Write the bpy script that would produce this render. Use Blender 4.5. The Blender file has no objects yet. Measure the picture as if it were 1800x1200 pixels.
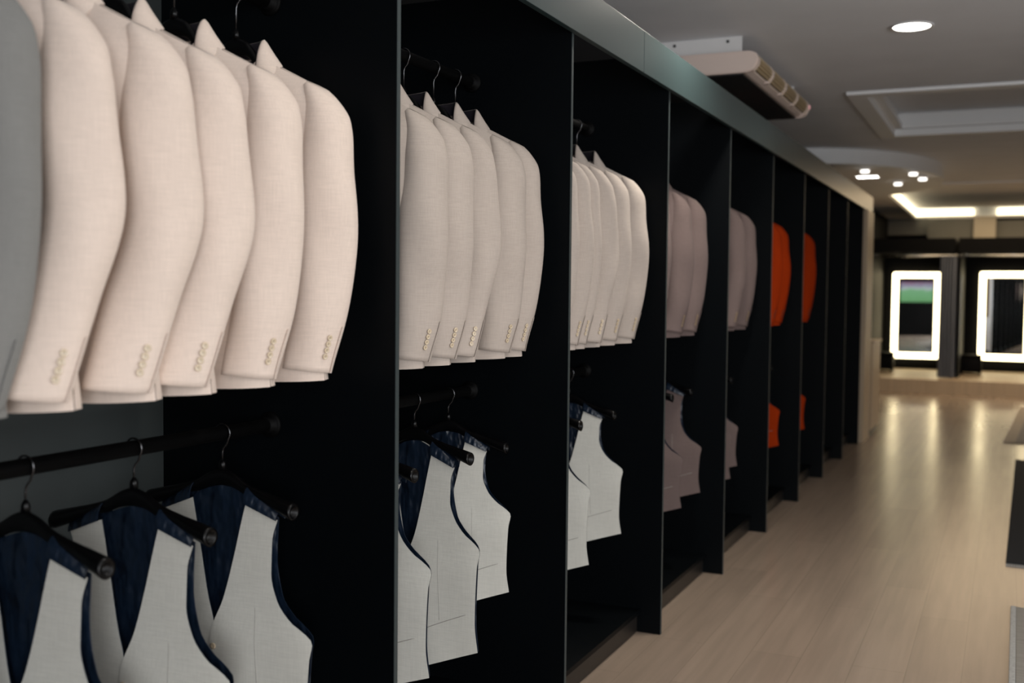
import bpy, bmesh, math, random
from mathutils import Vector, Matrix
random.seed(7)
S = bpy.context.scene
COL = S.collection

# ------------------------------------------------------------------ camera
YAW, PIT, ROL = 0.4289, 0.0453, 0.0099
CAM = Vector((1.2612, 0.0, 1.3932))
F = Vector((-math.sin(YAW)*math.cos(PIT), math.cos(YAW)*math.cos(PIT), -math.sin(PIT)))
R0 = Vector((math.cos(YAW), math.sin(YAW), 0)); U0 = R0.cross(F)
Rr = R0*math.cos(ROL) + U0*math.sin(ROL); Uu = -R0*math.sin(ROL) + U0*math.cos(ROL)
cd = bpy.data.cameras.new('camera'); cam = bpy.data.objects.new('camera', cd); COL.objects.link(cam)
M = Matrix((Rr, Uu, -F)).transposed().to_4x4(); M.translation = CAM
cam.matrix_world = M
cd.sensor_width = 36.0; cd.lens = 1908.9*36/1800
cd.clip_start = 0.02; cd.clip_end = 200
cd.dof.use_dof = True; cd.dof.focus_distance = 3.0; cd.dof.aperture_fstop = 2.6
S.camera = cam

# ------------------------------------------------------------------ world, exposure, daylight
S.view_settings.view_transform = 'Standard'; S.view_settings.look = 'None'
S.view_settings.gamma = 1.0; S.view_settings.use_curve_mapping = False
S.view_settings.exposure = -0.5
W = bpy.data.worlds.new('world'); S.world = W; W.use_nodes = True
bg = W.node_tree.nodes['Background']; bg.inputs[0].default_value = (0.55, 0.65, 0.7, 1); bg.inputs[1].default_value = 0.6

def area(name, loc, aim, sx, sy, power, col, spread=180):
    l = bpy.data.lights.new(name, 'AREA'); l.shape = 'RECTANGLE'; l.size = sx; l.size_y = sy
    l.energy = power; l.color = col; l.spread = math.radians(spread)
    o = bpy.data.objects.new(name, l); COL.objects.link(o); o.location = loc
    o.rotation_euler = (Vector(aim)-Vector(loc)).to_track_quat('-Z', 'Y').to_euler()
    return o
# daylight entering by the shop window in the right-hand wall and the one in the wall behind the camera
area('daylight_side', (4.40, 1.6, 1.45), (0, 1.6, 1.40), 4.2, 2.0, 130, (0.97, 0.985, 1.0))
area('daylight_front', (3.45, -2.90, 1.5), (2.6, 4, 1.6), 1.5, 2.0, 190, (0.94, 0.96, 1.0))

# ------------------------------------------------------------------ materials
def mat(name, col, rough=0.6, metal=0.0, **kw):
    m = bpy.data.materials.new(name); m.use_nodes = True
    b = m.node_tree.nodes['Principled BSDF']
    b.inputs['Base Color'].default_value = (*col, 1); b.inputs['Roughness'].default_value = rough
    b.inputs['Metallic'].default_value = metal
    for k, v in kw.items(): b.inputs[k].default_value = v
    return m
def nd(m, t, **kw):
    n = m.node_tree.nodes.new(t)
    for k, v in kw.items(): setattr(n, k, v)
    return n
def lk(m, a, b): m.node_tree.links.new(a, b)
def bsdf(m): return m.node_tree.nodes['Principled BSDF']
def emis(name, col, strength):
    m = mat(name, (0.8, 0.8, 0.8), 0.5)
    b = bsdf(m); b.inputs['Emission Color'].default_value = (*col, 1); b.inputs['Emission Strength'].default_value = strength
    return m
def noise_on(m, scale3, lo, hi, nscale=1.0, detail=3, bump=0.0, rough_range=None, coord='Object'):
    """multiply the base colour by a stretched noise and optionally bump with it"""
    b = bsdf(m); tc = nd(m, 'ShaderNodeTexCoord'); mp = nd(m, 'ShaderNodeMapping')
    mp.inputs['Scale'].default_value = scale3
    n = nd(m, 'ShaderNodeTexNoise'); n.inputs['Scale'].default_value = nscale; n.inputs['Detail'].default_value = detail
    lk(m, tc.outputs[coord], mp.inputs[0]); lk(m, mp.outputs[0], n.inputs['Vector'])
    r = nd(m, 'ShaderNodeMapRange'); r.inputs[1].default_value = 0.25; r.inputs[2].default_value = 0.75
    r.inputs[3].default_value = lo; r.inputs[4].default_value = hi
    lk(m, n.outputs['Fac'], r.inputs[0])
    mx = nd(m, 'ShaderNodeMix', data_type='RGBA', blend_type='MULTIPLY'); mx.inputs['Factor'].default_value = 1
    bc = b.inputs['Base Color']
    if bc.is_linked: lk(m, bc.links[0].from_socket, mx.inputs['A'])
    else: mx.inputs['A'].default_value = bc.default_value
    lk(m, r.outputs[0], mx.inputs['B']); lk(m, mx.outputs['Result'], bc)
    if bump:
        bp = nd(m, 'ShaderNodeBump'); bp.inputs['Strength'].default_value = bump; bp.inputs['Distance'].default_value = 0.002
        lk(m, n.outputs['Fac'], bp.inputs['Height'])
        if b.inputs['Normal'].is_linked: lk(m, b.inputs['Normal'].links[0].from_socket, bp.inputs['Normal'])
        lk(m, bp.outputs[0], b.inputs['Normal'])
    if rough_range:
        r2 = nd(m, 'ShaderNodeMapRange'); r2.inputs[3].default_value, r2.inputs[4].default_value = rough_range
        lk(m, n.outputs['Fac'], r2.inputs[0]); lk(m, r2.outputs[0], b.inputs['Roughness'])
    return m
def cloth(name, col):
    m = mat(name, col, 0.92); b = bsdf(m)
    b.inputs['Specular IOR Level'].default_value = 0.15
    b.inputs['Sheen Weight'].default_value = 0.12; b.inputs['Sheen Roughness'].default_value = 0.5
    noise_on(m, (25, 25, 520), 0.93, 1.04, 1.0, 2, 0.08)
    noise_on(m, (420, 420, 18), 0.95, 1.04, 1.0, 2, 0.06)
    noise_on(m, (5, 5, 3), 0.96, 1.04, 1.0, 2)
    return m
M_cream = cloth('cream_suiting', (0.70, 0.58, 0.50))
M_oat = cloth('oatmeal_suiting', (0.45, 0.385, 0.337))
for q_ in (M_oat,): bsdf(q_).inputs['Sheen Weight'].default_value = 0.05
M_stone = cloth('stone_suiting', (0.66, 0.645, 0.585))
M_mauve = cloth('dusty_mauve_suiting', (0.155, 0.114, 0.106))
bsdf(M_mauve).inputs['Sheen Weight'].default_value = 0.03
M_orange = cloth('burnt_orange_suiting', (0.36, 0.034, 0.004))
bsdf(M_orange).inputs['Sheen Weight'].default_value = 0.0; bsdf(M_orange).inputs['Specular IOR Level'].default_value = 0.05
M_cream_shade = cloth('shaded_cream_suiting', (0.20, 0.197, 0.187))  # cream cloth in shade: the leftmost jacket's shading is put into this grey
M_satin = mat('navy_satin', (0.0055, 0.012, 0.025), 0.36, **{'Specular IOR Level': 0.45})
noise_on(M_satin, (11, 11, 6), 0.7, 1.3, 1.0, 3, 1.0)
bsdf(M_satin)
for n_ in M_satin.node_tree.nodes:
    if n_.type == 'BUMP': n_.inputs['Distance'].default_value = 0.05
M_lining = mat('dark_lining', (0.02, 0.017, 0.022), 0.4)
M_seam = mat('seam_shadow_thread', (0.33, 0.31, 0.28), 0.9)
M_mother = mat('shell_button', (0.62, 0.50, 0.35), 0.2, **{'Specular IOR Level': 0.8})
M_horn = mat('tan_horn_button', (0.26, 0.185, 0.12), 0.3); M_rust = mat('rust_button', (0.22, 0.035, 0.012), 0.3)
M_thread = mat('button_holes', (0.16, 0.12, 0.08), 0.8)
M_plastic = mat('black_plastic', (0.0015, 0.0015, 0.0018), 0.3, **{'Specular IOR Level': 0.25})
M_hook = mat('dark_chrome', (0.10, 0.10, 0.105), 0.25, 1.0)
M_rail = mat('black_rail', (0.0006, 0.0006, 0.0007), 0.6, **{'Specular IOR Level': 0.12})
M_panel = mat('blue_black_laminate', (0.0014, 0.0022, 0.0030), 0.45, **{'Specular IOR Level': 0.10})
noise_on(M_panel, (3, 3, 2), 0.9, 1.1, 1.0, 2)
M_edge = mat('edge_band', (0.030, 0.041, 0.043), 0.45)
M_backp = mat('charcoal_back_board', (0.030, 0.037, 0.037), 0.6)
noise_on(M_backp, (4, 4, 1.5), 0.85, 1.15, 1.0, 3)
M_plinth = mat('plinth_board', (0.016, 0.013, 0.011), 0.4)
M_fascia = mat('grey_green_fascia', (0.027, 0.045, 0.047), 0.34, **{'Specular IOR Level': 0.45})
noise_on(M_fascia, (2, 2, 4), 0.95, 1.05, 1.0, 2)
M_under = mat('fascia_underside', (0.004, 0.004, 0.005), 0.6)
M_ceil = mat('ceiling_paint', (0.80, 0.82, 0.85), 0.85)
noise_on(M_ceil, (3, 3, 3), 0.97, 1.03, 1.0, 2)
M_trim = mat('white_moulding', (0.82, 0.82, 0.82), 0.6)
M_wall = mat('wall_paint', (0.42, 0.40, 0.37), 0.8); noise_on(M_wall, (2, 2, 2), 0.95, 1.05)
M_dwall = mat('dark_wall_paint', (0.007, 0.007, 0.0075), 0.8, **{'Specular IOR Level': 0.1}); noise_on(M_dwall, (2, 2, 2), 0.9, 1.1)
M_oak = mat('pale_oak', (0.56, 0.43, 0.29), 0.45); noise_on(M_oak, (30, 30, 1.2), 0.82, 1.08, 1.0, 4)
M_black = mat('matte_black_board', (0.0022, 0.0022, 0.0026), 0.6, **{'Specular IOR Level': 0.12})
noise_on(M_black, (4, 4, 4), 0.9, 1.1)
M_beam = mat('grey_bulkhead', (0.16, 0.16, 0.145), 0.8); noise_on(M_beam, (2, 2, 2), 0.95, 1.05)
M_column = mat('pale_column', (0.42, 0.38, 0.31), 0.8); noise_on(M_column, (2, 2, 2), 0.95, 1.05)
M_mirror = mat('mirror_glass', (0.86, 0.88, 0.87), 0.012, 1.0)
M_led = emis('led_frame', (1.0, 0.83, 0.50), 9.0)
M_cove = emis('cove_led', (1.0, 0.83, 0.52), 4.0)
M_lamp = emis('downlight_lens', (1.0, 0.97, 0.9), 14.0)
M_spot = emis('spot_lens', (1.0, 0.95, 0.86), 4.0)
M_white = mat('white_metal', (0.75, 0.74, 0.73), 0.4)
M_beige = mat('beige_plastic', (0.76, 0.62, 0.55), 0.28); noise_on(M_beige, (3, 3, 3), 0.97, 1.03)
M_grille = mat('brass_toned_louvre', (0.55, 0.42, 0.25), 0.35); noise_on(M_grille, (8, 2, 8), 0.85, 1.1)
M_dgrey = mat('dark_grey_panel', (0.022, 0.022, 0.023), 0.5)
M_curtain = mat('grey_curtain', (0.20, 0.225, 0.28), 0.85); noise_on(M_curtain, (60, 60, 6), 0.8, 1.1)
M_steel = mat('steel_tube', (0.6, 0.6, 0.6), 0.25, 1.0)
M_rugk = mat('black_rug_pile', (0.007, 0.008, 0.010), 0.95); noise_on(M_rugk, (90, 90, 90), 0.6, 1.4, 1.0, 2, 0.5)
M_rugg = mat('grey_rug_pile', (0.26, 0.24, 0.21), 0.95); noise_on(M_rugg, (6, 90, 6), 0.75, 1.15, 1.0, 2, 0.4)
M_rugb = mat('beige_rug_pile', (0.40, 0.34, 0.27), 0.95); noise_on(M_rugb, (60, 60, 60), 0.85, 1.1, 1.0, 2, 0.4)
M_fringe = mat('pale_fringe', (0.42, 0.41, 0.39), 0.9); noise_on(M_fringe, (90, 90, 9), 0.7, 1.1)
M_red = emis('red_indicator', (0.9, 0.15, 0.18), 0.5)
M_glass = mat('window_glass', (0.9, 0.95, 0.95), 0.02, **{'Transmission Weight': 1.0})

# plank floor
M_floor = mat('plank_floor', (0.30, 0.235, 0.18), 0.3)
def plank_floor(m):
    b = bsdf(m); b.inputs['Specular IOR Level'].default_value = 0.6; tc = nd(m, 'ShaderNodeTexCoord'); mp = nd(m, 'ShaderNodeMapping')
    mp.inputs['Rotation'].default_value = (0, 0, math.pi/2)
    br = nd(m, 'ShaderNodeTexBrick'); br.offset = 0.37; br.inputs['Scale'].default_value = 1.0
    br.inputs['Brick Width'].default_value = 1.25; br.inputs['Row Height'].default_value = 0.19
    br.inputs['Mortar Size'].default_value = 0.0012; br.inputs['Bias'].default_value = 0.0
    br.inputs['Color1'].default_value = (0.345, 0.265, 0.203, 1); br.inputs['Color2'].default_value = (0.305, 0.234, 0.180, 1)
    br.inputs['Mortar'].default_value = (0.25, 0.19, 0.145, 1)
    lk(m, tc.outputs['Object'], mp.inputs[0]); lk(m, mp.outputs[0], br.inputs['Vector']); lk(m, br.outputs['Color'], b.inputs['Base Color'])
    noise_on(m, (26, 1.3, 1), 0.88, 1.08, 1.0, 4, 0.0, None)
    noise_on(m, (1.2, 0.6, 1), 0.95, 1.05, 1.0, 2, 0.0, (0.20, 0.30))
plank_floor(M_floor)

# television picture: a pitch with a stand of spectators above it
M_tv = mat('television_picture', (0.02, 0.02, 0.02), 0.2)
def tv_pic(m):
    b = bsdf(m); tc = nd(m, 'ShaderNodeTexCoord'); sp = nd(m, 'ShaderNodeSeparateXYZ'); lk(m, tc.outputs['Object'], sp.inputs[0])
    r = nd(m, 'ShaderNodeValToRGB'); e = r.color_ramp.elements
    e[0].position = 0.0; e[0].color = (0.16, 0.42, 0.17, 1); e[1].position = 1.0; e[1].color = (0.35, 0.18, 0.30, 1)
    for p, c in ((0.62, (0.22, 0.50, 0.26, 1)), (0.72, (0.55, 0.6, 0.62, 1)), (0.82, (0.30, 0.32, 0.42, 1))):
        x = e.new(p); x.color = c
    mr = nd(m, 'ShaderNodeMapRange'); mr.inputs[1].default_value = -0.34; mr.inputs[2].default_value = 0.34
    n = nd(m, 'ShaderNodeTexNoise'); n.inputs['Scale'].default_value = 5.0
    ad = nd(m, 'ShaderNodeMath', operation='MULTIPLY_ADD'); ad.inputs[1].default_value = 0.35
    lk(m, tc.outputs['Object'], n.inputs['Vector']); lk(m, n.outputs['Fac'], ad.inputs[0]); 
    ad2 = nd(m, 'ShaderNodeMath', operation='SUBTRACT'); ad2.inputs[1].default_value = 0.17
    lk(m, sp.outputs['Z'], mr.inputs[0]); lk(m, mr.outputs[0], ad.inputs[2]); lk(m, ad.outputs[0], ad2.inputs[0]); lk(m, ad2.outputs[0], r.inputs[0])
    lk(m, r.outputs[0], b.inputs['Emission Color']); b.inputs['Emission Strength'].default_value = 1.1
tv_pic(M_tv)

# ------------------------------------------------------------------ helpers
def obj(name, bm, m, parent=None, smooth=True, loc=None):
    me = bpy.data.meshes.new(name)
    bmesh.ops.recalc_face_normals(bm, faces=bm.faces[:]) if bm.faces else None
    bm.to_mesh(me); bm.free()
    for mm in (m if isinstance(m, (list, tuple)) else [m]): me.materials.append(mm)
    if smooth:
        for p in me.polygons: p.use_smooth = True
    o = bpy.data.objects.new(name, me); COL.objects.link(o)
    if parent: o.parent = parent
    if loc: o.location = loc
    return o
def tag(o, label, cat, group=None, kind=None):
    o['label'] = label; o['category'] = cat
    if group: o['group'] = group
    if kind: o['kind'] = kind
    return o
def thing(name, label, cat, loc=(0, 0, 0), rz=0, group=None):
    o = bpy.data.objects.new(name, None); COL.objects.link(o); o.empty_display_size = 0.1
    o.location = loc; o.rotation_euler = (0, 0, rz)
    return tag(o, label, cat, group)
def struct(name, bm, m, smooth=False):
    o = obj(name, bm, m, None, smooth); o['kind'] = 'structure'; return o
def B(): return bmesh.new()
def box(bm, x0, x1, y0, y1, z0, z1, mi=0, bev=0.0):
    vs = [bm.verts.new((x, y, z)) for z in (z0, z1) for x, y in ((x0, y0), (x1, y0), (x1, y1), (x0, y1))]
    fs = [bm.faces.new([vs[i] for i in q]) for q in ((3, 2, 1, 0), (4, 5, 6, 7), (0, 1, 5, 4), (1, 2, 6, 5), (2, 3, 7, 6), (3, 0, 4, 7))]
    for f in fs: f.material_index = mi
    if bev:
        ed = list({e for f in fs for e in f.edges})
        bmesh.ops.bevel(bm, geom=ed, offset=bev, segments=2, affect='EDGES', profile=0.5)
    return bm
def grid(bm, f, nu, nv, wrap=False, mi=0):
    rows = []
    for j in range(nv+1):
        rows.append([bm.verts.new(f(i/nu, j/nv)) for i in range(nu if wrap else nu+1)])
    for j in range(nv):
        n = nu if wrap else nu
        for i in range(n):
            a, b = rows[j][i], rows[j][(i+1) % len(rows[j])]
            c, d = rows[j+1][(i+1) % len(rows[j])], rows[j+1][i]
            try: bm.faces.new((a, b, c, d)).material_index = mi
            except ValueError: pass
    return rows
def tube(bm, pts, r, n=10, cap=True, mi=0):
    pts = [Vector(p) for p in pts]; rr = r if isinstance(r, (list, tuple)) else [r]*len(pts)
    rows = []; up = None
    for i, p in enumerate(pts):
        t = (pts[min(i+1, len(pts)-1)] - pts[max(i-1, 0)]).normalized()
        if up is None:
            up = Vector((0, 0, 1)) if abs(t.z) < 0.9 else Vector((0, 1, 0))
        s = t.cross(up).normalized(); up = s.cross(t).normalized()
        rows.append([bm.verts.new(p + (s*math.cos(a) + up*math.sin(a))*rr[i]) for a in [2*math.pi*k/n for k in range(n)]])
    for i in range(len(pts)-1):
        for k in range(n):
            bm.faces.new((rows[i][k], rows[i][(k+1) % n], rows[i+1][(k+1) % n], rows[i+1][k])).material_index = mi
    if cap:
        for q in (rows[0][::-1], rows[-1]): bm.faces.new(q).material_index = mi
def lathe(bm, prof, n=24, axis=Matrix.Identity(4), mi=0, caps=True):
    rows = [[bm.verts.new(axis @ Vector((r*math.cos(2*math.pi*k/n), r*math.sin(2*math.pi*k/n), z))) for k in range(n)] for r, z in prof]
    for i in range(len(rows)-1):
        for k in range(n):
            bm.faces.new((rows[i][k], rows[i][(k+1) % n], rows[i+1][(k+1) % n], rows[i+1][k])).material_index = mi
    if caps:
        bm.faces.new(rows[0][::-1]).material_index = mi; bm.faces.new(rows[-1]).material_index = mi
def prism(bm, poly, y0, y1, axis='Y', mi=0):
    """extrude an outline (a,b) along an axis; axis Y: (x,z); axis X: (y,z); axis Z: (x,y)"""
    def P(a, b, t): return {'Y': (a, t, b), 'X': (t, a, b), 'Z': (a, b, t)}[axis]
    A = [bm.verts.new(P(a, b, y0)) for a, b in poly]; C = [bm.verts.new(P(a, b, y1)) for a, b in poly]
    n = len(poly)
    for i in range(n): bm.faces.new((A[i], A[(i+1) % n], C[(i+1) % n], C[i])).material_index = mi
    bm.faces.new(A[::-1]).material_index = mi; bm.faces.new(C).material_index = mi
def cr(xs, ys, x):
    """smooth (monotone-ish Catmull-Rom) interpolation of a table; xs ascending"""
    if x <= xs[0]: return ys[0]
    if x >= xs[-1]: return ys[-1]
    i = max(k for k in range(len(xs)-1) if xs[k] <= x)
    h = xs[i+1]-xs[i]; t = (x-xs[i])/h
    def sl(k):
        if k <= 0: return (ys[1]-ys[0])/(xs[1]-xs[0])
        if k >= len(xs)-1: return (ys[-1]-ys[-2])/(xs[-1]-xs[-2])
        a = (ys[k]-ys[k-1])/(xs[k]-xs[k-1]); b = (ys[k+1]-ys[k])/(xs[k+1]-xs[k])
        return 0.0 if a*b <= 0 else 2*a*b/(a+b)
    m0, m1 = sl(i)*h, sl(i+1)*h
    return (2*t**3-3*t*t+1)*ys[i]+(t**3-2*t*t+t)*m0+(-2*t**3+3*t*t)*ys[i+1]+(t**3-t*t)*m1
def split(o):
    e = o.modifiers.new('crisp_rim', 'EDGE_SPLIT'); e.split_angle = math.radians(48)
def solid(o, th, off=-1, inner=False):
    s = o.modifiers.new('thickness', 'SOLIDIFY'); s.thickness = th; s.offset = off
    if inner: s.material_offset = 1; s.material_offset_rim = 0
    split(o)
    return o
def copy_tree(o, parent=None):
    c = o.copy(); COL.objects.link(c)
    if parent: c.parent = parent
    for ch in list(o.children): copy_tree(ch, c)
    return c

# ------------------------------------------------------------------ room shell
XL, XR, YF, YB, ZC = -0.72, 4.5, -3.0, 20.5, 2.75
bm = B(); box(bm, XL-0.1, XR+0.1, YF-0.1, YB+0.1, -0.1, 0.0); struct('floor', bm, M_floor)
C1 = (0.30, 3.60, 7.66, 9.72); C2 = (-0.30, 3.60, 14.05, 20.25); HC = 0.16
def ceiling():
    bm = B()
    xs = sorted({XL-0.1, XR+0.1, C1[0], C1[1], C2[0]}); ys = sorted({YF-0.1, YB+0.1, C1[2], C1[3], C2[2], C2[3]})
    for i in range(len(xs)-1):
        for j in range(len(ys)-1):
            cx, cy = (xs[i]+xs[i+1])/2, (ys[j]+ys[j+1])/2
            hole = any(c[0] < cx < c[1] and c[2] < cy < c[3] for c in (C1, C2))
            z = ZC + (HC if hole else 0)
            box(bm, xs[i], xs[i+1], ys[j], ys[j+1], z, ZC+HC+0.1)
    return bm
struct('ceiling', ceiling(), M_ceil)
bm = B(); box(bm, XL-0.1, XL, YF, YB, 0, ZC); struct('wall_left', bm, M_dwall)
bm = B(); box(bm, XL-0.1, XR+0.1, YB, YB+0.1, 0, ZC); struct('wall_back', bm, M_dwall)
def wall_hole(bm, ax, t0, t1, a0, a1, h, ha0, ha1, hz0, hz1):
    def bb(p0, p1, z0, z1):
        if ax == 'X': box(bm, t0, t1, p0, p1, z0, z1)
        else: box(bm, p0, p1, t0, t1, z0, z1)
    bb(a0, ha0, 0, h); bb(ha1, a1, 0, h); bb(ha0, ha1, 0, hz0); bb(ha0, ha1, hz1, h)
bm = B(); wall_hole(bm, 'X', XR, XR+0.1, YF, YB, ZC, -0.6, 3.8, 0.4, 2.5); struct('wall_right', bm, M_wall)
bm = B(); wall_hole(bm, 'Y', YF-0.1, YF, XL-0.1, XR+0.1, ZC, 2.6, 4.3, 0.4, 2.5); struct('wall_front', bm, M_dwall)
def window(name, ax, t, a0, a1, z0, z1, n):
    bm = B(); fr = 0.05
    def bb(bm, p0, p1, q0, q1, d0=-0.03, d1=0.03):
        if ax == 'X': box(bm, t+d0, t+d1, p0, p1, q0, q1)
        else: box(bm, p0, p1, t+d0, t+d1, q0, q1)
    bb(bm, a0, a1, z0, z0+fr); bb(bm, a0, a1, z1-fr, z1)
    for k in range(n+1):
        a = a0+(a1-a0-fr)*k/n; bb(bm, a, a+fr, z0+fr, z1-fr)
    o = struct(name, bm, M_black)
    g = B(); bb(g, a0+fr, a1-fr, z0+fr, z1-fr, -0.004, 0.004); obj('pane', g, M_glass, o, False)
window('window_1', 'X', XR+0.05, -0.6, 3.8, 0.4, 2.5, 4)
window('window_2', 'Y', YF-0.05, 2.6, 4.3, 0.4, 2.5, 2)

# coffer mouldings (stepped) and cove
def ring(bm, c, inset0, inset1, z0, z1):
    x0, x1, y0, y1 = c
    a = (x0+inset0, x1-inset0, y0+inset0, y1-inset0); b = (x0+inset1, x1-inset1, y0+inset1, y1-inset1)
    box(bm, a[0], b[0], a[2], a[3], z0, z1); box(bm, b[1], a[1], a[2], a[3], z0, z1)
    box(bm, b[0], b[1], a[2], b[2], z0, z1); box(bm, b[0], b[1], b[3], a[3], z0, z1)
bm = B(); ring(bm, C1, -0.07, 0.05, ZC-0.02, ZC+0.035); ring(bm, C1, 0.0, 0.11, ZC+0.035, ZC+0.075); ring(bm, C1, 0.0, 0.075, ZC+0.075, ZC+HC)
struct('trim_1', bm, M_trim)
bm = B(); ring(bm, C2, -0.03, 0.05, ZC-0.015, ZC+0.03); struct('trim_2', bm, M_trim)
t = thing('cove_light', 'warm white strip light glowing along the far ceiling recess', 'cove light', (1.65, 17.15, ZC))
def strip(x0, x1, y0, y1):
    bm = B(); box(bm, x0-1.65, x1-1.65, y0-17.15, y1-17.15, 0.032, 0.14, 0, 0.004); obj('light_strip', bm, M_cove, t, False)
strip(C2[0]+0.01, C2[0]+0.05, C2[2]+0.1, C2[3]-0.02)
strip(C2[0]+0.05, 0.67, C2[3]-0.05, C2[3]-0.01); strip(1.03, 3.4, C2[3]-0.05, C2[3]-0.01)

# curved dropped soffit with its lamps
def soffit():
    bm = B(); cx, cy, rx, ry = -0.69, 12.2, 1.29, 1.9
    poly = [(cx + rx*math.cos(a), cy + ry*math.sin(a)) for a in [-math.pi/2 + math.pi*k/40 for k in range(41)]]
    prism(bm, poly, 2.61, ZC, 'Z')
    return bm
o = struct('trim_3', soffit(), M_trim)
def downlight(name, label, x, y, z, r, power=0, square=False, group=None, col=(1, 0.93, 0.83), spot=150):
    t = thing(name, label, 'ceiling light', (x, y, z), 0, group)
    bm = B(); n = 4 if square else 32; ax = Matrix.Rotation(math.pi/4, 4, 'Z') if square else Matrix.Identity(4)
    k = 1.414 if square else 1.0
    lathe(bm, [(r*k, 0.0), (r*1.14*k, 0.0), (r*1.16*k, -0.004), (r*1.12*k, -0.009), (r*1.0*k, -0.006)], n, ax, caps=False)
    obj('trim_ring', bm, M_white, t, not square)
    bm = B(); lathe(bm, [(r*0.99*k, -0.001), (r*0.98*k, -0.003)], n, ax); obj('lens', bm, M_lamp, t, False)
    if power:
        l = bpy.data.lights.new('downlight_beam', 'SPOT'); l.energy = power; l.color = col; l.shadow_soft_size = r
        l.spot_size = math.radians(spot); l.spot_blend = 0.6
        lo = bpy.data.objects.new('downlight_beam', l); COL.objects.link(lo); lo.parent = t; lo.location = (0, 0, -0.02)
    return t
downlight('downlight', 'round bright downlight in the grey ceiling right of the air conditioner', 0.776, 5.86, ZC, 0.092, 42)
downlight('downlight', 'square white light panel under the curved soffit', -0.095, 11.66, 2.61, 0.105, 14, True)
for i, (x, y, w) in enumerate(((-0.03, 10.90, 'small white cylinder spot on the soffit above the square light panel'),
                 (0.375, 11.30, 'small white cylinder spot near the soffit right end, upper of the right pair'),
                 (0.425, 11.82, 'small white cylinder spot at the soffit right tip, lower of the right pair'),
                 (0.150, 12.25, 'small white cylinder spot right of the square light panel, lowest of the four'))):
    t = thing('spotlight', w, 'spotlight', (x, y, 2.61), 0, 'cylinder spots under the curved soffit')
    bm = B(); lathe(bm, [(0.03, 0), (0.046, -0.003), (0.046, -0.016), (0.040, -0.018)], 20, caps=False); obj('housing', bm, M_white, t)
    bm = B(); lathe(bm, [(0.040, -0.014), (0.041, -0.036), (0.037, -0.042)], 20); obj('lens', bm, M_spot, t)
# unseen lamps added to light the aisle floor, the fascia and the far end
for x, y in ((0.24, 4.35), (0.776, 2.2), (2.7, 5.86), (2.7, 2.2), (2.4, 12.6), (2.4, 15.6)):
    downlight('downlight', 'round unseen aisle downlight added for light, above or beside the view', x, y, ZC, 0.092, 140 if x < 0.4 else 42 if y < 10 else 80, group='added unseen aisle downlights')
area('cove_glow', (1.6, 17.2, ZC+0.12), (1.6, 17.2, 0), 2.6, 5.0, 140, (1.0, 0.74, 0.46))

# ------------------------------------------------------------------ wardrobe bays
Y0, BW = 1.0705, 1.0602
def YK(k): return Y0 + BW*k
DD, HD = 0.683, 2.348   # depth and height of the uprights
BAYS = ['open black wardrobe bay nearest the camera, holding six pale jackets',
        'second wardrobe bay, holding five sharp pale jackets above waistcoats',
        'third wardrobe bay, holding six crowded pale jackets above two waistcoats',
        'fourth wardrobe bay, holding dusty mauve jackets and waistcoats',
        'fifth wardrobe bay, narrow in view, with mauve jackets',
        'sixth wardrobe bay, holding the larger visible burnt orange jackets',
        'seventh wardrobe bay, holding the single farther orange jacket',
        'eighth wardrobe bay, empty, between the orange jackets and the last bay',
        'last empty wardrobe bay beside the pale oak end post']
def divider(bm):
    box(bm, -DD, 0.0, -0.009, 0.009, 0.0, HD, 0)
    box(bm, 0.0, 0.0012, -0.0075, 0.0075, 0.0, HD, 1)
RAILX, RZ1, RZ2 = -0.344, 2.07, 1.07
for k in range(1, 10):
    y1 = YK(k); y0 = YK(k-1) if k > 1 else 0.012
    t = thing('wardrobe_bay', BAYS[k-1], 'wardrobe', (0, y1, 0), 0, 'open wardrobe bays along the left wall')
    L = y1-y0
    bm = B(); divider(bm); obj('divider_panel', bm, [M_panel, M_edge], t, False)
    if k == 1:
        bm = B(); divider(bm); o = obj('divider_panel', bm, [M_panel, M_edge], t, False); o.location = (0, -L, 0)
    bm = B(); box(bm, -DD-0.006, -DD+0.006, -L+0.009, -0.009, 0.0, HD-0.02); obj('back_panel', bm, M_backp, t, False)
    bm = B(); box(bm, -DD+0.006, -0.085, -L+0.009, -0.009, 0.078, 0.096); obj('bottom_shelf', bm, M_panel, t, False)
    bm = B(); box(bm, -0.118, -0.100, -L+0.009, -0.009, 0.0, 0.078); obj('plinth', bm, M_plinth, t, False)
    for z in (RZ1, RZ2):
        bm = B(); tube(bm, [(RAILX, -L+0.012, z), (RAILX, -0.012, z)], 0.0165, 16); r = obj('clothes_rail', bm, M_rail, t)
        for yy, s in ((-0.009, -1), (-L+0.009, 1)):
            bm = B(); ax = Matrix.Translation((RAILX, yy, z)) @ Matrix.Rotation(-s*math.pi/2, 4, 'X')
            lathe(bm, [(0.031, 0), (0.031, 0.005), (0.027, 0.008), (0.021, 0.009), (0.021, 0.024), (0.0175, 0.025)], 20, ax); obj('rail_socket', bm, M_rail, r)
def fascia(y0, y1, label):
    bm = B(); box(bm, 0.002, 0.022, y0+0.001, y1-0.001, 2.20, 2.352, 0, 0.0015)
    t = tag(obj('fascia_board', bm, M_fascia, None, False), label, 'fascia', 'grey green fascia along the wardrobe top')
    bm = B(); box(bm, -0.05, 0.0018, y0+0.001, y1-0.001, 2.3485, 2.3520)
    obj('top_batten', bm, M_under, t, False)
fascia(0.0, 3.848, 'grey green fascia board above the nearest jackets, left of its joint')
fascia(3.848, 11.18, 'long grey green fascia board running past the air conditioner')

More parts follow.
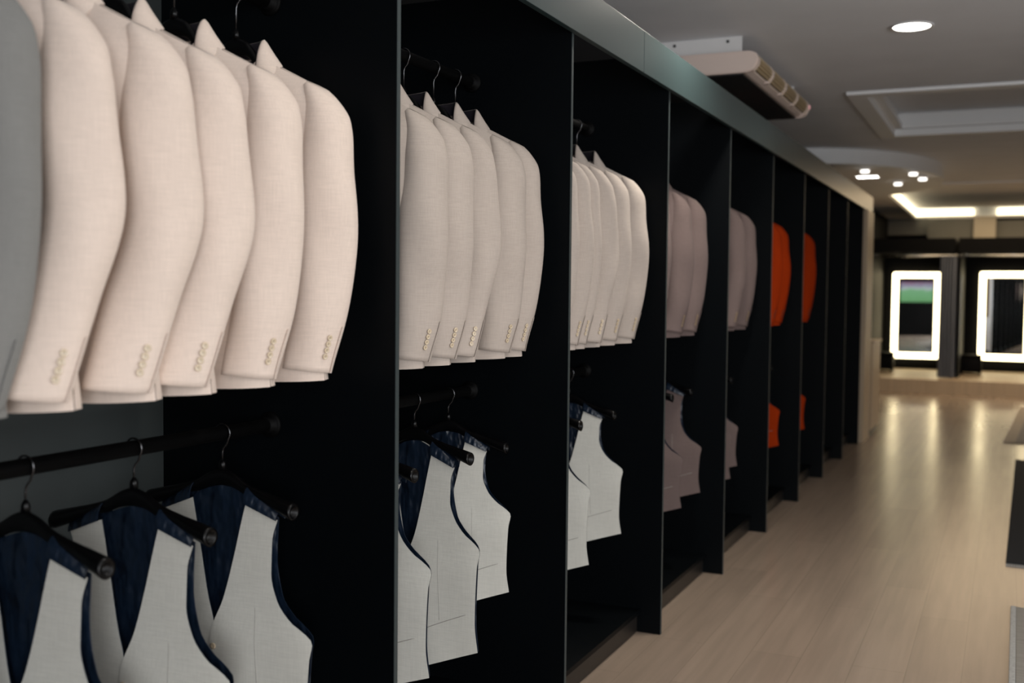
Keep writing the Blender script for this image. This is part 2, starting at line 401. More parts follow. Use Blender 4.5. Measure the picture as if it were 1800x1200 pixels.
# pale oak end post and low counter beyond the wardrobe
bm = B(); box(bm, -0.68, 0.035, 10.66, 11.17, 0.0, 2.20, 0, 0.004)
tag(obj('end_post', bm, M_oak, None, False), 'tall pale oak end post closing the far end of the wardrobe', 'post')
t = thing('low_counter', 'low pale oak counter standing just beyond the wardrobe end post', 'counter', (-0.3, 11.7, 0))
bm = B(); box(bm, -0.35, 0.345, -0.45, 0.25, 0.06, 0.92, 0, 0.004); obj('body', bm, M_oak, t, False)
bm = B(); box(bm, -0.36, 0.36, -0.46, 0.26, 0.92, 0.945, 0, 0.004); obj('counter_top', bm, M_oak, t, False)
bm = B(); box(bm, -0.33, 0.325, -0.43, 0.23, 0.0, 0.06); obj('plinth', bm, M_plinth, t, False)

# ------------------------------------------------------------------ hangers
def hook_pts(drop):
    r = 0.0205; pts = []
    for k in range(15):
        a = math.radians(-35 + 250*k/14); pts.append((-r*math.cos(a)*-1 if False else r*math.cos(a), 0, r*math.sin(a)))
    x, _, z = pts[-1]
    pts += [(x*0.75, 0, z-0.012), (x*0.2, 0, z-0.022), (0, 0, z-0.032), (0, 0, -drop)]
    return [(-p[0], p[1], p[2]) for p in pts]
def make_hanger(drop, half, apex, zs, label):
    """origin at the rail axis; zs gives the top line of the arms"""
    t = thing('coat_hanger', label, 'hanger')
    bm = B(); tube(bm, hook_pts(drop), 0.0021, 8); obj('hook', bm, M_hook, t)
    bm = B()
    n = 28
    def f(u, v):
        x = (2*v-1)*half; ax = abs(x)
        top = cr(*zs, ax)
        e = ax/half
        hz = cr((0, 0.2, 0.5, 0.85, 1.0), (0.020, 0.016, 0.012, 0.017, 0.019), e)
        hy = cr((0, 0.2, 0.6, 0.85, 1.0), (0.008, 0.009, 0.012, 0.019, 0.021), e)
        y = -0.010*e*e
        a = 2*math.pi*u
        return (x, y + hy*math.cos(a), top-hz + hz*math.sin(a))
    rows = grid(bm, f, 16, 2*n, True)
    for ring_, s in ((rows[0], -1), (rows[-1], 1)):      # hollow flared ends
        c = sum((v.co for v in ring_), Vector())/len(ring_)
        inn = [bm.verts.new(c + (v.co-c)*0.62 + Vector((0, 0, 0))) for v in ring_]
        dep = [bm.verts.new(c + (v.co-c)*0.55 + Vector((-s*0.012, 0, 0))) for v in ring_]
        m_ = len(ring_)
        for k in range(m_):
            bm.faces.new((ring_[k], ring_[(k+1) % m_], inn[(k+1) % m_], inn[k]))
            bm.faces.new((inn[k], inn[(k+1) % m_], dep[(k+1) % m_], dep[k]))
        bm.faces.new(dep)
    obj('shoulder_bar', bm, M_plastic, t)
    bm = B(); lathe(bm, [(0.009, -drop-0.012), (0.008, -drop+0.002), (0.0035, -drop+0.010)], 16); obj('collar_ferrule', bm, M_plastic, t)
    return t
HJ = make_hanger(0.100, 0.185, 0, ((0, 0.03, 0.075, 0.185), (-0.108, -0.120, -0.172, -0.262)), 'x')
HV = make_hanger(0.070, 0.200, 0, ((0, 0.03, 0.075, 0.20), (-0.078, -0.088, -0.112, -0.142)), 'x')

# ------------------------------------------------------------------ suit jacket
def make_jacket(var):
    """local x towards the aisle, -y the front of the garment, z up from the hem"""
    rnd = random.Random(100+var)
    kink = (0.0, 0.010, 0.005, 0.0)[var]; swing = (0.006, -0.014, 0.010, 0.014)[var]
    t = thing('suit_jacket', 'x', 'jacket')
    WZ = ((0, 0.18, 0.34, 0.48, 0.6, 0.67), (0.243, 0.226, 0.222, 0.234, 0.230, 0.222))
    XI = ((0, 0.30, 0.345, 0.5, 0.62, 0.73), (-0.012, -0.012, -0.008, 0.034, 0.062, 0.074))
    BZ = ((0, 0.2, 0.35, 0.5, 0.62, 0.73), (0.062, 0.054, 0.060, 0.070, 0.064, 0.050))
    def ztop(ax): return 0.73 - 0.5*max(0.0, ax-0.075)
    def yprof(x, z, w):
        q = max(0.0, 1-(abs(x)/w)**(5.0-2.0*min(1.0, z/0.5)))
        k = max(0.0, 1-(z/(ztop(abs(x))+0.003))**15)
        return cr(*BZ, z)*(q**0.62)*(k**0.5)
    ph = rnd.random()*6
    def wob(x, z): return 0.0035*math.sin(x*31+ph+z*4)*max(0, 1-z/0.55) + 0.0015*math.sin(x*55+z*11+ph)
    bm = B()
    def front(s):
        def f(u, v):
            for _ in range(3):
                z = v*0.73 if _ == 0 else v*ztop(x)
                w = cr(*WZ, z); x = cr(*XI, z) + (w*0.9995-cr(*XI, z))*u
            z = v*ztop(max(x, 0))
            z += 0.075*math.exp(-(max(x, 0)/0.05)**2)*(1-v)**6 + 0.006*(u*u)*(1-v)
            return (s*x, -yprof(x, v*ztop(max(x, 0)), w) - wob(x, z)*(1-u**4) - (0.0015 if s > 0 else 0), z)
        grid(bm, f, 22, 40)
    front(1); front(-1)
    def back(u, v):
        uu = 2*u-1
        z = v*0.73
        for _ in range(3):
            w = cr(*WZ, z); x = uu*w*0.9995; z = v*(ztop(abs(x)) if abs(x) > 0.075 else 0.73)
        return (x, yprof(x, z, w)*(1.2-0.2*min(1, z/0.45)) + wob(x, z)*(1-uu**4), z + 0.007*(uu*uu)*(1-v))
    grid(bm, back, 40, 40)
    bmesh.ops.remove_doubles(bm, verts=bm.verts[:], dist=0.0006)
    o = obj('body', bm, [M_cream, M_lining], t)
    m = o.modifiers.new('thickness', 'SOLIDIFY'); m.thickness = 0.0022; m.offset = -1; m.material_offset = 1; split(o)
    # collar
    C = [(0.118, -0.060, 0.602), (0.098, -0.054, 0.655), (0.088, -0.036, 0.698), (0.080, -0.006, 0.728), (0.058, 0.022, 0.736), (0.0, 0.034, 0.738)]
    C = C + [(-x, y, z) for x, y, z in C[-2::-1]]
    ts = [i/(len(C)-1) for i in range(len(C))]
    def path(v): return Vector([cr(ts, [c[k] for c in C], v) for k in range(3)])
    bm = B()
    def col(u, v):
        p = path(v); e = abs(2*v-1)
        outv = Vector((p.x, p.y+0.03, 0)); outv.normalize()
        hgt = cr((0, 0.40, 0.8, 1), (0.034, 0.040, 0.010, 0.003), e); wd = cr((0, 0.38, 0.6, 1), (0.020, 0.042, 0.040, 0.036), e)
        fall = cr((0, 0.38, 0.6, 1), (0.008, 0.020, 0.018, 0.006), e)
        prof = [(-0.004, 0.0), (-0.006, hgt*0.6), (-0.003, hgt*0.97), (0.001, hgt), (wd*0.5, (hgt-fall)*0.5), (wd, -fall)]
        us = [i/5 for i in range(6)]
        a = cr(us, [q[0] for q in prof], u); b = cr(us, [q[1] for q in prof], u)
        return p + outv*a + Vector((0, 0, b))
    rws = grid(bm, col, 12, 48); inn_ = {v for r_ in rws[8:41] for v in r_[:6]}
    for fc in bm.faces:
        if fc.verts[0] in inn_ and fc.verts[1] in inn_ and fc.verts[2] in inn_: fc.material_index = 1
    solid(obj('collar', bm, [M_cream, M_lining], t), 0.0025, 0)
    # lapels
    for s in (1, -1):
        bm = B()
        def lap(u, v):
            z = 0.345 + 0.30*v
            w = cr((0, 0.3, 0.7, 0.86, 0.93, 1.0), (0.004, 0.040, 0.074, 0.086, 0.060, 0.040), v)
            x = cr(*XI, z) + w*u
            y = -yprof(min(x, 0.2), min(z, 0.70), cr(*WZ, min(z, 0.66))) - 0.006 - 0.004*math.sin(math.pi*u)
            return (s*x, y, z + 0.016*u*(1 if v > 0.8 else v))
        grid(bm, lap, 8, 24); solid(obj('lapel', bm, M_cream, t), 0.0025, 0)
    # pocket flaps and chest welt
    for s in (1, -1):
        bm = B()
        def flap(u, v):
            x = 0.085 + 0.125*u; z = 0.235 - 0.045*v - 0.01*u + (0.006*math.sin(math.pi*u) if v == 1 else 0)*-1
            return (s*x, -yprof(x, z, cr(*WZ, z)) - 0.006 - 0.003*v, z)
        grid(bm, flap, 10, 3); solid(obj('pocket_flap', bm, M_cream, t), 0.0025, 0)
    bm = B()
    def welt(u, v):
        x = 0.085 + 0.085*u; z = 0.475 + 0.018*v + 0.012*u
        return (x, -yprof(x, z, cr(*WZ, z)) - 0.005, z)
    grid(bm, welt, 6, 2); solid(obj('breast_pocket', bm, M_cream, t), 0.0025, 0)
    # sleeves
    SX = ((0, 0.1, 0.25, 0.5, 0.8, 1), (0.214, 0.231, 0.233, 0.233+kink, 0.221+kink*0.4, 0.206))
    SY = ((0, 0.1, 0.3, 0.5, 0.75, 1), (0.012, 0.020, 0.016, 0.012+kink*0.7, -0.004+swing, -0.034+swing*2))
    SA = ((0, 0.015, 0.05, 0.11, 0.22, 0.5, 0.75, 1), (0.026, 0.037, 0.046, 0.055, 0.063, 0.069, 0.065, 0.056))
    SB = ((0, 0.015, 0.05, 0.11, 0.22, 0.5, 0.75, 1), (0.018, 0.027, 0.034, 0.041, 0.047, 0.050, 0.046, 0.038))
    def sleeve(s, a, off=0.0, side=1):
        ca, sa = math.cos(a), math.sin(a)
        A, Bq = cr(*SA, s)+off, cr(*SB, s)+off
        w = 0.0022*math.sin(a*3+ph+s*9) + (0.003*math.sin(s*17+ph)*max(0, math.sin(a)))*(s > 0.15)
        A += w*min(1, s*5); Bq += w*min(1, s*5)
        dx = 0.62*ca*A + 0.785*sa*Bq; dy = 0.785*ca*A - 0.62*sa*Bq
        z = 0.660 + (0.027-0.660)*s - 0.55*dx*max(0, 1-s*5)**1.3
        z += 0.010*ca*s**4*-1 * 0.6
        return Vector((side*(cr(*SX, s)+dx), cr(*SY, s)+dy, z))
    for side in (1, -1):
        bm = B()
        def f(u, v):
            a = 2*math.pi*u
            return sleeve(v, a, 0, side)
        rows = grid(bm, f, 40, 56, True)
        bm.faces.new(rows[0][::-1])
        last = rows[-1]; c = sum((v.co for v in last), Vector())/len(last)
        inn = [bm.verts.new(sleeve(1.0, 2*math.pi*q/40, -0.003, side)) for q in range(40)]; up = [bm.verts.new(sleeve(0.88, 2*math.pi*q/40, -0.008, side)) for q in range(40)]
        n = len(last)
        for k in range(n):
            bm.faces.new((last[k], last[(k+1) % n], inn[(k+1) % n], inn[k]))
            fq = bm.faces.new((inn[k], inn[(k+1) % n], up[(k+1) % n], up[k])); fq.material_index = 1
        fq = bm.faces.new(up); fq.material_index = 1
        sl = obj('sleeve', bm, [M_cream, M_lining], t)
        # vent: overlapping edge running up from the cuff
        bm = B()
        def vent(u, v):
            a = math.radians(38-16*u); return sleeve(1.0-0.16*v, a, 0.0022*(1-u)+0.0006, side)
        grid(bm, vent, 3, 10); solid(obj('cuff_vent', bm, M_cream, sl), 0.0015, 0)
        for k in range(4):
            s0 = 0.945-0.0215*k; a0 = math.radians(70)
            p = sleeve(s0, a0, 0.0015, side); pu = sleeve(s0-0.01, a0, 0.0015, side); pa = sleeve(s0, a0+0.05, 0.0015, side)
            nrm = (pa-p).cross(pu-p).normalized()
            if nrm.x*side < 0: nrm = -nrm
            zq = nrm.to_track_quat('Z', 'Y').to_matrix().to_4x4()
            ax = Matrix.Translation(p) @ zq
            bm = B(); lathe(bm, [(0.0050, 0), (0.0066, 0.0006), (0.0068, 0.0018), (0.0058, 0.0027), (0.0046, 0.0022), (0.0015, 0.0018)], 18, ax)
            for q in range(4):
                h = Vector((0.0014 if q % 2 else -0.0014, 0.0014 if q > 1 else -0.0014, 0.00215))
                lathe(bm, [(0.0008, 0), (0.0007, 0.0004)], 8, ax @ Matrix.Translation(h), mi=1)
            obj('cuff_button', bm, [M_mother, M_thread], sl)
    return t
JP = [make_jacket(i) for i in range(4)]

# ------------------------------------------------------------------ waistcoat
def make_vest(lift=0.0):
    t = thing('waistcoat', 'x', 'waistcoat')
    XI = ((0, 0.22, 0.27, 0.35, 0.45, 0.57), (-0.010, -0.010, -0.004, 0.022, 0.046, 0.074))
    XO = ((0, 0.10, 0.22+lift, 0.265+lift, 0.285+lift, 0.315+lift, 0.36+lift*0.9, 0.42+lift*0.6, 0.50+lift*0.3, 0.57), (0.252, 0.242, 0.248, 0.255, 0.240, 0.198, 0.163, 0.146, 0.146, 0.158))
    DZ = ((0, 0.15, 0.25, 0.33, 0.45, 0.57), (0.050, 0.048, 0.050, 0.036, 0.024, 0.015))
    def b(x, z): return 0.62*cr(*DZ, z)*max(0.0, 1-(abs(x)/0.285)**3.0)**0.5 + 0.002
    def hem(x): return 0.055-0.055*x/0.07 if x < 0.07 else 0.055*(x-0.07)/0.18
    def pt(u, v, xi=XI, xo=XO):
        zr = 0.57*v; x = cr(*xi, zr) + (cr(*xo, zr)-cr(*xi, zr))*u
        z = zr + (1-v)**2.2*hem(max(x, 0)) + (-0.38*(x-0.075))*max(0, (v-0.8)/0.2)
        return x, zr, z
    def wob(x, z): return 0.004*math.sin(x*24+z*5) * (z < 0.5) * (1-z/0.5)
    for s in (1, -1):
        bm = B()
        def f(u, v):
            x, zr, z = pt(u, v); return (s*x, -b(x, zr) - wob(x, z) - (0.0015 if s > 0 else 0), z)
        grid(bm, f, 20, 48); o = obj('front_panel', bm, [M_stone, M_satin], t)
        m = o.modifiers.new('thickness', 'SOLIDIFY'); m.thickness = 0.0022; m.offset = -1 ; m.material_offset = 1; m.material_offset_rim = 1; split(o)
        bm = B()
        def yk(u, v):
            x, zr, z = pt(u, 1.0)
            rise = (0.036, 0.026)[0]*(1-u)+0.020*u
            a = math.pi*v
            return (s*(x+0.002*math.sin(a)*u), -0.021*math.cos(a)*(1-0.25*u) - 0.002*(1-v), z + rise*math.sin(a)**0.8 - 0.001 + 0.0)
        grid(bm, yk, 10, 14); solid(obj('shoulder_yoke', bm, M_satin, t), 0.002, 0)
        bm = B()   # pocket welt line
        pts = []
        for k in range(13):
            x = 0.045+0.165*k/12; zr = 0.098+0.030*k/12; z_ = zr + (1-zr/0.57)**2.2*hem(x); pts.append((s*x, -b(x, zr) - wob(x, z_) - 0.0014, z_))
        tube(bm, pts, 0.0011, 6); obj('pocket_welt', bm, M_seam, t)
        bm = B()   # dart seam
        pts = []
        for k in range(13):
            zr = 0.12+0.22*k/12; x = 0.118 - 0.012*k/12; z_ = zr + (1-zr/0.57)**2.2*hem(x); pts.append((s*x, -b(x, zr) - wob(x, z_) - 0.0010, z_))
        tube(bm, pts, 0.0009, 6); obj('dart_seam', bm, M_seam, t)
    XB = ((0, 0.10, 0.22+lift, 0.265+lift, 0.285+lift, 0.315+lift, 0.36+lift*0.9, 0.45+lift*0.5, 0.57), (0.238, 0.229, 0.234, 0.240, 0.226, 0.190, 0.160, 0.146, 0.150))
    bm = B()
    def back(u, v):
        uu = 2*u-1; zr = 0.57*v; x = uu*cr(*XB, zr); ax = abs(x)
        z = zr + (1-v)**2*0.05 + (-0.38*max(0, ax-0.075) + 0.03*max(0, 1-(ax/0.085)**2))*max(0, (v-0.8)/0.2)
        return (x, b(x, zr)*0.35 + 0.003*math.sin(x*40+z*13)*(1-(x/0.26)**2), z)
    grid(bm, back, 36, 44); solid(obj('back_panel', bm, M_satin, t), 0.002, 0)
    for k in range(4):
        zr = 0.06+0.062*k
        bm = B(); ax = Matrix.Translation((0.004, -b(0, zr)-wob(0, zr)-0.004, zr)) @ Matrix.Rotation(math.pi/2, 4, 'X')
        lathe(bm, [(0.0055, 0), (0.0072, 0.0006), (0.0072, 0.0018), (0.005, 0.0024), (0.002, 0.002)], 16, ax); obj('button', bm, M_mother, t)
    return t
VP = make_vest(); VP2 = make_vest(0.048)   # the second cut has a shallower armhole

def recolour(o, m):
    for c in o.children:
        for i, sl in enumerate(c.material_slots):
            if sl.material in (M_cream, M_stone): sl.link = 'OBJECT'; sl.material = m
            elif sl.material == M_mother and m in (M_mauve, M_orange): sl.link = 'OBJECT'; sl.material = M_horn if m == M_mauve else M_rust
        recolour(c, m)
used = set()
def place(proto, name_loc, label, group, rz=0.0, sc=(1, 1, 1), m=None):
    first = proto.name not in used
    o = proto if first else copy_tree(proto)
    if first: used.add(proto.name)
    o.location = name_loc; o.rotation_euler = (0, 0, rz); o.scale = sc; o['label'] = label; o['group'] = group
    return o
def fresh(proto):  # untouched copies for recoloured garments
    return copy_tree(proto)
ORD = ['first', 'second', 'third', 'fourth', 'fifth', 'sixth']
BAYN = ['nearest', 'second', 'third', 'fourth', 'fifth', 'sixth', 'seventh']
# bay -> list of (y, variant, rotation, y-scale, dx, z-scale)
JK = {1: [(1.150, 0, -0.05, 0.95, 0.0, 1), (1.285, 1, 0.03, 0.9, 0.0, 1.0), (1.462, 1, 0.06, 1.0, 0.0, 1.0), (1.618, 1, 0.02, 0.95, 0.0, 0.985), (1.795, 0, 0.03, 1.0, 0.0, 0.985), (1.995, 2, 0.0, 0.95, 0.0, 0.985)],
      2: [(2.425, 3, 0.04, 1.0, 0.0, 1.0), (2.580, 3, 0.0, 0.95, 0.0, 1.0), (2.742, 1, -0.04, 0.8, 0.0, 1.0), (2.920, 3, 0.05, 1.0, 0.0, 1.0), (3.062, 2, -0.03, 0.8, 0.0, 1.0)],
      3: [(3.375, 0, 0, 0.75, 0, 1), (3.500, 2, 0.03, 0.7, 0, 1), (3.610, 0, -0.05, 0.65, 0, 1), (3.745, 1, 0.04, 0.8, 0, 1), (3.920, 0, 0.0, 0.9, 0, 1), (4.120, 2, 0.02, 0.9, 0, 1)],
      4: [(4.455, 0, 0, 0.9, 0, 1), (4.800, 2, 0.12, 0.9, 0, 1), (5.070, 0, 0.0, 0.95, 0, 1)],
      5: [(5.880, 1, 0.05, 0.9, 0, 1), (6.175, 0, 0, 0.95, 0, 1)],
      6: [(6.960, 0, 0, 0.9, 0, 1), (7.200, 2, 0.0, 0.9, 0, 1)],
      7: [(8.260, 0, 0.0, 0.95, 0, 1)]}
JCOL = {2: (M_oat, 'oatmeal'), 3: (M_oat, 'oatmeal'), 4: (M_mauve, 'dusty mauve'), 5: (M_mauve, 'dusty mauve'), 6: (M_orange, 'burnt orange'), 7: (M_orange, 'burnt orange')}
VK = {1: [(1.135, 0, 1.0, 1.0), (1.405, 0.02, 1.0, 1.0), (1.672, 0.03, 1.0, 1.0), (1.945, 0.02, 1.0, 1.0)],
      2: [(2.480, 0.0, 1.0, 1.04), (2.815, -0.05, 0.93, 1.10), (3.030, 0.12, 0.85, 0.90)],
      3: [(3.690, 0.03, 0.95, 1.0), (4.065, 0.03, 0.93, 0.93)],
      4: [(4.880, 0.0, 1.0, 1.0), (5.215, 0.0, 1.0, 0.97)],
      5: [(5.850, 0.0, 1.0, 1.02), (6.060, 0.0, 0.95, 0.95)],
      6: [(7.210, 0.0, 1.0, 1.0)],
      7: [(8.200, 0.0, 1.0, 1.0)]}
# pristine masters for recoloured garments are copied before anything is placed
jobs = []
for bay, lst in JK.items():
    for i, (y, var, rz, ys, dx, zs) in enumerate(lst):
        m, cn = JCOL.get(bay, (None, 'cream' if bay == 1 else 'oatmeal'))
        if len(lst) == 1: w = '%s suit jacket hanging alone in the %s bay' % (cn, BAYN[bay-1])
        else: w = '%s suit jacket, %s from the left in the %s wardrobe bay' % (cn, ORD[i], BAYN[bay-1])
        if bay == 1 and i == 0: w = 'cream suit jacket with shade painted as grey, at the left picture edge, first in the nearest bay'; m = M_cream_shade; cn = 'shaded cream'
        jobs.append((JP[var], y, rz, (1, ys, zs), dx, m, w, '%s jackets on the rail of the %s bay' % (cn, BAYN[bay-1]), HJ, RZ1, 1.19,
                     'black hanger under the %s jacket, %s in the %s bay' % (cn, ORD[i], BAYN[bay-1])))
for bay, lst in VK.items():
    for i, (y, rz, xs, zs) in enumerate(lst):
        m, cn = JCOL[bay] if bay > 3 else (None, 'pale stone')
        if len(lst) == 1: w = '%s waistcoat hanging alone low in the %s bay' % (cn, BAYN[bay-1])
        else: w = '%s waistcoat with navy satin back, %s from the left in the %s bay' % (cn, ORD[i], BAYN[bay-1])
        jobs.append((VP2 if bay in (2, 3) else VP, y, rz, (xs, 1.0, zs), 0, m, w, '%s waistcoats on the low rail of the %s bay' % (cn, BAYN[bay-1]), HV, RZ2, 0.97-0.62*zs,
                     'black hanger holding the %s waistcoat, %s in the %s bay' % (cn, ORD[i], BAYN[bay-1])))
for (proto, y, rz, sc, dx, m, w, g, hp, rz_, zb, hw) in jobs:
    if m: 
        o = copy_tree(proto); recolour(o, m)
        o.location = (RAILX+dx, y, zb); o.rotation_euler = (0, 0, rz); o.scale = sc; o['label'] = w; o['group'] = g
    else:
        place(proto, (RAILX+dx, y, zb), w, g, rz, sc)
    place(hp, (RAILX, y, rz_), hw, 'black hangers in the wardrobe', rz, (1, 1, 1))

for proto in JP + [VP, VP2, HJ, HV]:       # a pattern no bay uses in its own colour is not part of the place
    if proto.name not in used:
        for o_ in [proto] + list(proto.children_recursive): bpy.data.objects.remove(o_, do_unlink=True)

# ------------------------------------------------------------------ air conditioner
t = thing('air_conditioner', 'beige ceiling-hung air conditioner above the fascia, with dark underside', 'air conditioner', (0, 5.70, 0))
LA = 1.62
prof = [(-0.75, 2.555), (-0.02, 2.555), (0.012, 2.568), (0.034, 2.60), (0.036, 2.625), (0.02, 2.650), (-0.01, 2.662), (-0.75, 2.665)]
bm = B(); prism(bm, [(x-0.012 if x > -0.7 else x, z) for x, z in prof], 0.035, LA-0.035); obj('casing', bm, M_beige, t, False)
for y0, y1 in ((0.0, 0.035), (LA-0.035, LA)):
    bm = B(); prism(bm, [(x+0.006, z-0.004 if z < 2.6 else z) for x, z in prof], y0, y1); 
    bmesh.ops.bevel(bm, geom=[e for e in bm.edges], offset=0.006, segments=2, affect='EDGES'); obj('end_cover', bm, M_beige, t, False)
bm = B(); box(bm, -0.73, -0.045, 0.036, LA-0.036, 2.546, 2.556); obj('underside_panel', bm, M_dgrey, t, False)
NS = 4; seg = (LA-0.10)/NS
for k in range(NS):
    a = 0.05+seg*k+0.018; b_ = 0.05+seg*(k+1)-0.018
    bm = B()
    for q in range(6):
        f_ = q/5; zz = 2.580+0.070*f_; xx = 0.036-0.016*abs(2*f_-1)**2 - 0.006
        prism(bm, [(xx-0.010, zz-0.006), (xx+0.008, zz-0.003), (xx+0.008, zz+0.002), (xx-0.010, zz-0.003)], a, b_)
    g_ = obj('louvre_grille', bm, M_grille, t, False)
    bm = B(); prism(bm, [(0.0, 2.572), (0.010, 2.575), (0.0245, 2.60), (0.0250, 2.625), (0.012, 2.650), (0.0, 2.656)], a, b_); obj('grille_backing', bm, M_dgrey, g_, False)
for k in range(NS+1):
    yy = 0.05+seg*k
    bm = B(); prism(bm, [(-0.02, 2.56), (0.012, 2.565), (0.036, 2.595), (0.040, 2.625), (0.022, 2.655), (-0.02, 2.662)], yy-0.018, yy+0.018); obj('grille_rib', bm, M_beige, t, False)
bm = B(); box(bm, -0.65, -0.055, 0.05, 0.058, 2.66, ZC, 0); box(bm, -0.65, -0.055, 0.05, 0.30, 2.660, 2.664); br_ = obj('mounting_bracket', bm, M_white, t, False)
for x in (-0.42, -0.13):
    bm = B(); lathe(bm, [(0.008, 0), (0.008, 0.004), (0.005, 0.007)], 12, Matrix.Translation((x, 0.05, 2.728)) @ Matrix.Rotation(math.pi/2, 4, 'X')); obj('bolt', bm, M_dgrey, br_)
bm = B(); box(bm, -0.65, -0.055, LA-0.058, LA-0.05, 2.66, ZC); obj('mounting_bracket', bm, M_white, t, False)
bm = B(); box(bm, 0.028, 0.044, LA-0.03, LA-0.008, 2.605, 2.63, 0, 0.003); obj('indicator_light', bm, M_red, t, False)

# ------------------------------------------------------------------ far end: platform and fitting booths
bm = B(); box(bm, XL, XR, 16.62, YB, 0.0, 0.20, 0, 0.0); struct('platform', bm, M_oak)
def booth(x0, x1, label):
    t = thing('fitting_booth', label, 'fitting booth', ((x0+x1)/2, 19.05, 0.20)); w = (x1-x0)/2
    bm = B(); box(bm, -w, w, 0, 0.05, 0, 2.03); obj('back_panel', bm, M_black, t, False)
    for s in (-1, 1):
        bm = B(); box(bm, s*w-0.02, s*w+0.02, -1.85, 0.0, 0, 2.03, 0); obj('side_panel', bm, M_black, t, False)
    bm = B(); box(bm, -w-0.02, w+0.02, -1.87, -1.80, 1.83, 2.03); obj('header', bm, M_black, t, False)
    bm = B(); box(bm, -w-0.02, w+0.02, -1.87, 0.05, 2.03, 2.05); obj('roof_panel', bm, M_black, t, False)
booth(-0.66, 0.50, 'black fitting booth on the platform with a television reflected in its mirror')
booth(0.585, 2.0, 'black fitting booth at the right picture edge, right of the grey curtain')
def curtain(x0, x1, label):
    t = thing('curtain', label, 'curtain', ((x0+x1)/2, 17.05, 1.985))
    bm = B(); w = (x1-x0)/2
    def f(u, v):
        z = -1.77*v; return (w*(2*u-1)*(0.93+0.09*v*v), (0.032+0.012*v)*math.sin(u*34+0.8*math.sin(v*2)), z)
    grid(bm, f, 90, 20); solid(obj('drape', bm, M_curtain, t), 0.003, 0)
    for k in range(6):
        bm = B(); x = w*0.9*(2*k/5-1)
        tube(bm, [(x, 0.021*math.cos(a), 0.004+0.021*math.sin(a)) for a in [2*math.pi*q/16 for q in range(17)]], 0.003, 6); obj('curtain_ring', bm, M_steel, t)
curtain(0.325, 0.56, 'grey pleated curtain drawn aside between the two lit mirrors')
for x0, x1, w in ((-0.66, 0.555, 'steel curtain rail across the left fitting booth'), (0.575, 2.0, 'steel curtain rail across the right fitting booth')):
    t = thing('curtain_rail', w, 'curtain rail', ((x0+x1)/2, 17.05, 1.985)); h = (x1-x0)/2
    bm = B(); tube(bm, [(-h, 0, 0), (h, 0, 0)], 0.016, 14); obj('tube', bm, M_steel, t)
    for s in (-h*0.85, 0, h*0.85):
        bm = B(); box(bm, s-0.012, s+0.012, -0.012, 0.13, -0.010, 0.022); obj('bracket', bm, M_steel, t, False)
def mirror(x, w, z0, z1, yaw, label):
    t = thing('led_mirror', label, 'mirror', (x, 18.97, (z0+z1)/2), yaw)
    h = (z1-z0)/2; w /= 2
    bm = B(); box(bm, -w+0.04, w-0.04, 0.0, 0.03, -h+0.04, h-0.04, 0, 0.006); obj('backing', bm, M_black, t, False)
    bm = B(); f = 0.092
    box(bm, -w+f-0.004, w-f+0.004, -0.012, -0.002, -h+f-0.004, h-f+0.004); obj('mirror_glass', bm, M_mirror, t, False)
    bm = B()
    outer = []; inner = []
    for (cx, cz, a0) in ((w-0.035, h-0.035, 0), (-w+0.035, h-0.035, 90), (-w+0.035, -h+0.035, 180), (w-0.035, -h+0.035, 270)):
        for k in range(5):
            a = math.radians(a0+90*k/4); outer.append((cx+0.035*math.cos(a), cz+0.035*math.sin(a)))
            inner.append((math.copysign(w-f, cx), math.copysign(h-f, cz)))
    n = len(outer)
    A = [bm.verts.new((x_, -0.02, z_)) for x_, z_ in outer]; Ab = [bm.verts.new((x_, 0.0, z_)) for x_, z_ in outer]
    I = {}
    for p in inner: I.setdefault(p, (bm.verts.new((p[0], -0.02, p[1])), bm.verts.new((p[0], 0.0, p[1]))))
    for k in range(n):
        k2 = (k+1) % n; i0, i1 = I[inner[k]], I[inner[k2]]
        bm.faces.new((A[k], A[k2], Ab[k2], Ab[k]))
        if i0 is i1: bm.faces.new((A[k], A[k2], i0[0])); bm.faces.new((Ab[k2], Ab[k], i0[1]))
        else: bm.faces.new((A[k], A[k2], i1[0], i0[0])); bm.faces.new((Ab[k2], Ab[k], i0[1], i1[1])); bm.faces.new((i0[0], i1[0], i1[1], i0[1]))
    obj('light_frame', bm, M_led, t, False)
mirror(-0.13, 0.74, 0.375, 1.785, 0.0825, 'glowing framed mirror left of the grey curtain, reflecting a television')
mirror(1.20, 0.76, 0.385, 1.795, -0.052, 'glowing framed mirror at the right picture edge, reflecting the dark wardrobe')
for x, w in ((-0.515, 'black square pouf beside the left lit mirror'), (0.745, 'black square pouf right of the grey curtain')):
    t = thing('pouf', w, 'pouf', (x, 18.25, 0.20), 0, 'black poufs in the fitting booths'); q = 0.125 if x < 0 else 0.155
    bm = B(); box(bm, -q, q, -0.16, 0.16, 0.03, 0.24, 0, 0.015); obj('base', bm, M_black, t, True)
    bm = B(); box(bm, -q, q, -0.16, 0.16, 0.24, 0.30, 0, 0.025); obj('seat_cushion', bm, M_black, t, True)
    for sx in (-1, 1):
        for sy in (-1, 1):
            bm = B(); lathe(bm, [(0.012, 0), (0.016, 0.03)], 12, Matrix.Translation((sx*(q-0.03), sy*0.12, 0))); obj('foot', bm, M_black, t)
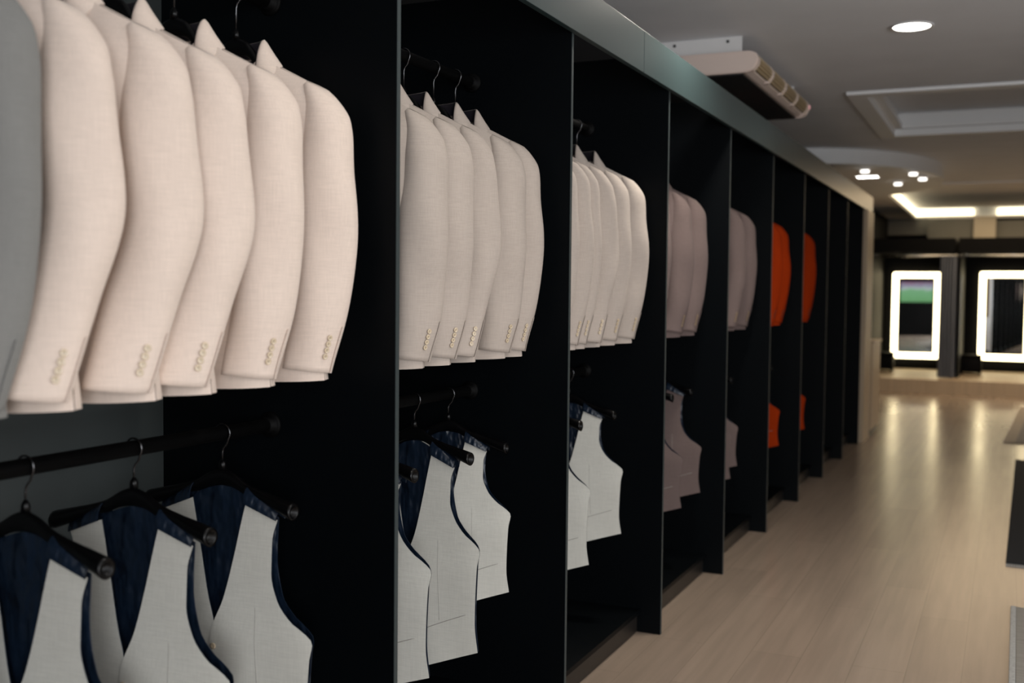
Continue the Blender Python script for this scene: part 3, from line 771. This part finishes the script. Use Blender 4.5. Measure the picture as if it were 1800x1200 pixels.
# bulkhead beams and column over the booths
bm = B(); box(bm, XL, -0.06, 20.2, YB, 2.46, ZC); box(bm, -0.06, 0.66, 20.1, YB, 2.325, ZC-0.02); struct('trim_4', bm, M_beam)
bm = B(); box(bm, 0.675, 1.02, 20.0, YB, 0.2, ZC); struct('trim_5', bm, M_column)
bm = B(); box(bm, 1.03, XR, 20.2, YB, 2.1, 2.69); struct('trim_6', bm, M_beam)

# ------------------------------------------------------------------ rugs at the right edge
def rug(x0, y0, x1, y1, width, m, label, border=None):
    """left edge from (x0,y0) near to (x1,y1) far"""
    L = math.hypot(x1-x0, y1-y0); a = math.atan2(-(x1-x0), y1-y0)
    t = thing('rug', label, 'rug', (x0, y0, 0.0), a)
    bm = B(); box(bm, 0, width, 0.0, L, 0.001, 0.014, 0, 0.004); obj('pile', bm, m, t, False)
    if border == 'fringe':
        bm = B()
        for k in range(int(width/0.012)):
            x = 0.006+k*0.012; box(bm, x-0.004, x+0.004, -0.05, 0.0, 0.001, 0.006)
        f_ = obj('fringe', bm, M_fringe, t, False)
    if border == 'edge':
        bm = B(); box(bm, -0.022, 0.0, 0, L, 0.001, 0.016, 0, 0.003); obj('binding', bm, M_fringe, t, False)
    if border == 'stripe':
        bm = B(); box(bm, 0.11, width-0.11, 0.02, L-0.02, 0.0135, 0.0155); obj('centre_panel', bm, M_rugg, t, False)
rug(1.281, 6.18, 1.345, 10.15, 1.6, M_rugk, 'black rug with a pale fringed near end, right edge of the aisle', 'fringe')
rug(1.312, 3.4, 1.326, 5.30, 1.6, M_rugg, 'grey striped rug with pale binding at the lower right corner', 'edge')
rug(1.242, 11.36, 1.42, 15.1, 1.5, M_rugb, 'beige rug with grey centre beyond the black rug', 'stripe')

# ------------------------------------------------------------------ television behind the camera, seen in the left mirror
t = thing('television', 'television showing a green pitch, seen reflected in the left mirror', 'television', (1.90, YF+0.05, 1.53))
bm = B(); box(bm, -0.57, 0.57, -0.045, 0.0, -0.36, 0.38, 0, 0.006); obj('casing', bm, M_plastic, t, False)
bm = B(); box(bm, -0.55, 0.55, 0.0, 0.004, -0.34, 0.36); obj('screen', bm, M_tv, t, False)
